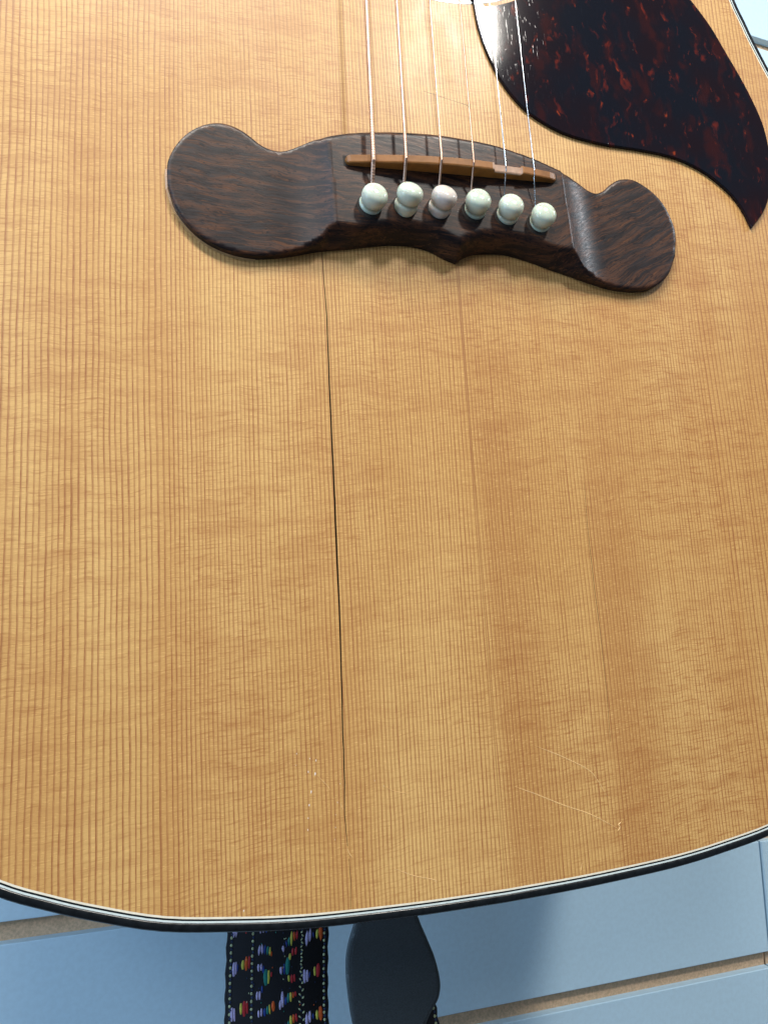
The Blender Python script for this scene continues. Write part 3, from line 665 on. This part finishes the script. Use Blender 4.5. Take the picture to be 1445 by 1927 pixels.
while s < smax-4:
    for u0 in (0.045, 0.25, 0.955):
        stitch(u0, s+0.4*math.sin(u0*40), 1.15, 1.35, 'cream'); stitch(u0+0.006, s+1.45+0.4*math.sin(u0*40), 1.1, 1.2, 'navy')
    sg = 0.5*math.sin(s*0.45); stitch(0.725+0.012*math.sin(s*2.1), s, 0.9, 1.1, 'cream', 0.3); stitch(0.74-0.012*math.sin(s*2.1), s+1.4, 0.9, 1.1, 'cream', -0.3)
    stitch(0.73, s+0.7, 0.8, 1.0, 'navy'); s += 2.85
for k_, mbx in stm.items():
    if mbx.v:
        o = mbx.build('stitching', YM[k_], strap, True); o['kind'] = 'stuff'; o['label'] = k_+' yarn stitches woven into the black band'
# leather tab, hung on the end pin
def at_depth(pts, z): return pts
tab = [(0,-184,-63),(7,-189,-65),(9,-200,-69),(6.5,-212,-76),(3.0,-224,-88),(4.6,-230.3,-92),(8.0,-238,-94),(10.6,-244.6,-94),(12.2,-251.4,-94),(12.4,-256,-94),(11.2,-259.8,-94),(8.6,-262.8,-94),(6.6,-265.6,-94),(3.5,-271,-94),(-3,-277,-94),(-12,-279,-94),
       (-18.5,-274,-94),(-21.2,-263,-94),(-22.4,-254.0,-94),(-22.9,-245.2,-94),(-22.0,-236.0,-94),(-19.5,-227.0,-91),(-15,-212,-80),(-11,-200,-71),(-7,-189,-65)]
T2 = catmull([(x, y, z) for x, y, z in tab], 5, closed=True)
def tabz(x, y):
    zz = np.interp(-y, [184, 190, 200, 212, 226, 240, 280], [-63, -65.5, -71, -79, -90, -94, -95])
    return zz+1.4*math.cos((x+5)/17.0*1.2)-0.6
tl = ccw([(p.x, p.y) for p in T2]); ex = []
gx2, gy2 = np.meshgrid(np.arange(-24, 14, 2.0), np.arange(-280, -183, 2.0)); gx2 = gx2.ravel(); gy2 = gy2.ravel()
ii = inside(gx2, gy2, tl) & (dist_poly(gx2, gy2, tl) > 0.9)
V, F = tri_region(tl, [], list(zip(gx2[ii], gy2[ii]))+[p for p in offset(tl, -0.5)])
mb = MB(); dE = dist_poly(V[:, 0], V[:, 1], tl)
zt = [tabz(x, y)+1.3-0.5*max(0, 1-d/0.6)**2 for (x, y), d in zip(V, dE)]
mb.add([(x, y, z) for (x, y), z in zip(V, zt)], [tuple(f) for f in F])
mb.add([(x, y, tabz(x, y)-1.3) for x, y in V], [tuple(f[::-1]) for f in F])
n = len(tl); vs = [(x, y, tabz(x, y)-1.3) for x, y in tl]+[(x, y, tabz(x, y)+0.8) for x, y in tl]
mb.add(vs, [(i, (i+1) % n, n+(i+1) % n, n+i) for i in range(n)], 1)
rim = offset(tl, -0.7)
mb.add([(x, y, tabz(x, y)+0.8) for x, y in tl]+[(x, y, tabz(x, y)+1.36) for x, y in rim], [(i, (i+1) % n, n+(i+1) % n, n+i) for i in range(n)], 1)
mb.build('leather_tab', [M['leather'], M['leather_edge']], strap, True)
# stitched rim of the tab
mb = MB()
for i in range(0, n, 1):
    x, y = offset(tl, -1.5)[i] if False else tl[i]
inn = offset(tl, -1.7)
for i in range(0, len(inn), 1):
    x, y = inn[i]
    if y > -226: continue
    z = tabz(x, y)+1.32; a = Vector(inn[i]); b = Vector(inn[(i+1) % n]); d = (b-a)*0.45
    if d.length < 0.2: continue
    dn = Vector((-d.y, d.x)).normalized()*0.14
    mb.add([(a.x-dn.x, a.y-dn.y, z-0.05), (a.x+d.x-dn.x, a.y+d.y-dn.y, z-0.05), (a.x+d.x/2, a.y+d.y/2, z+0.14), (a.x+d.x+dn.x, a.y+d.y+dn.y, z-0.05), (a.x+dn.x, a.y+dn.y, z-0.05)], [(0,1,2),(1,3,2),(3,4,2),(4,0,2)])
o = mb.build('seam_stitching', M['leather'], strap); o['kind'] = 'stuff'
# end pin the tab hangs on
mb = MB(); N = 20; pr = [(0.01,-197.6),(3,-197.6),(3,-207),(7,-208),(7.5,-210),(6.5,-212),(0.01,-212.5)]
mb.add([(r*math.cos(2*PI*j/N), y, -60+r*math.sin(2*PI*j/N)) for r, y in pr for j in range(N)], [(i*N+j, i*N+(j+1) % N, (i+1)*N+(j+1) % N, (i+1)*N+j) for i in range(len(pr)-1) for j in range(N)])
mb.build('end_pin', M['ivory'], guitar, True)
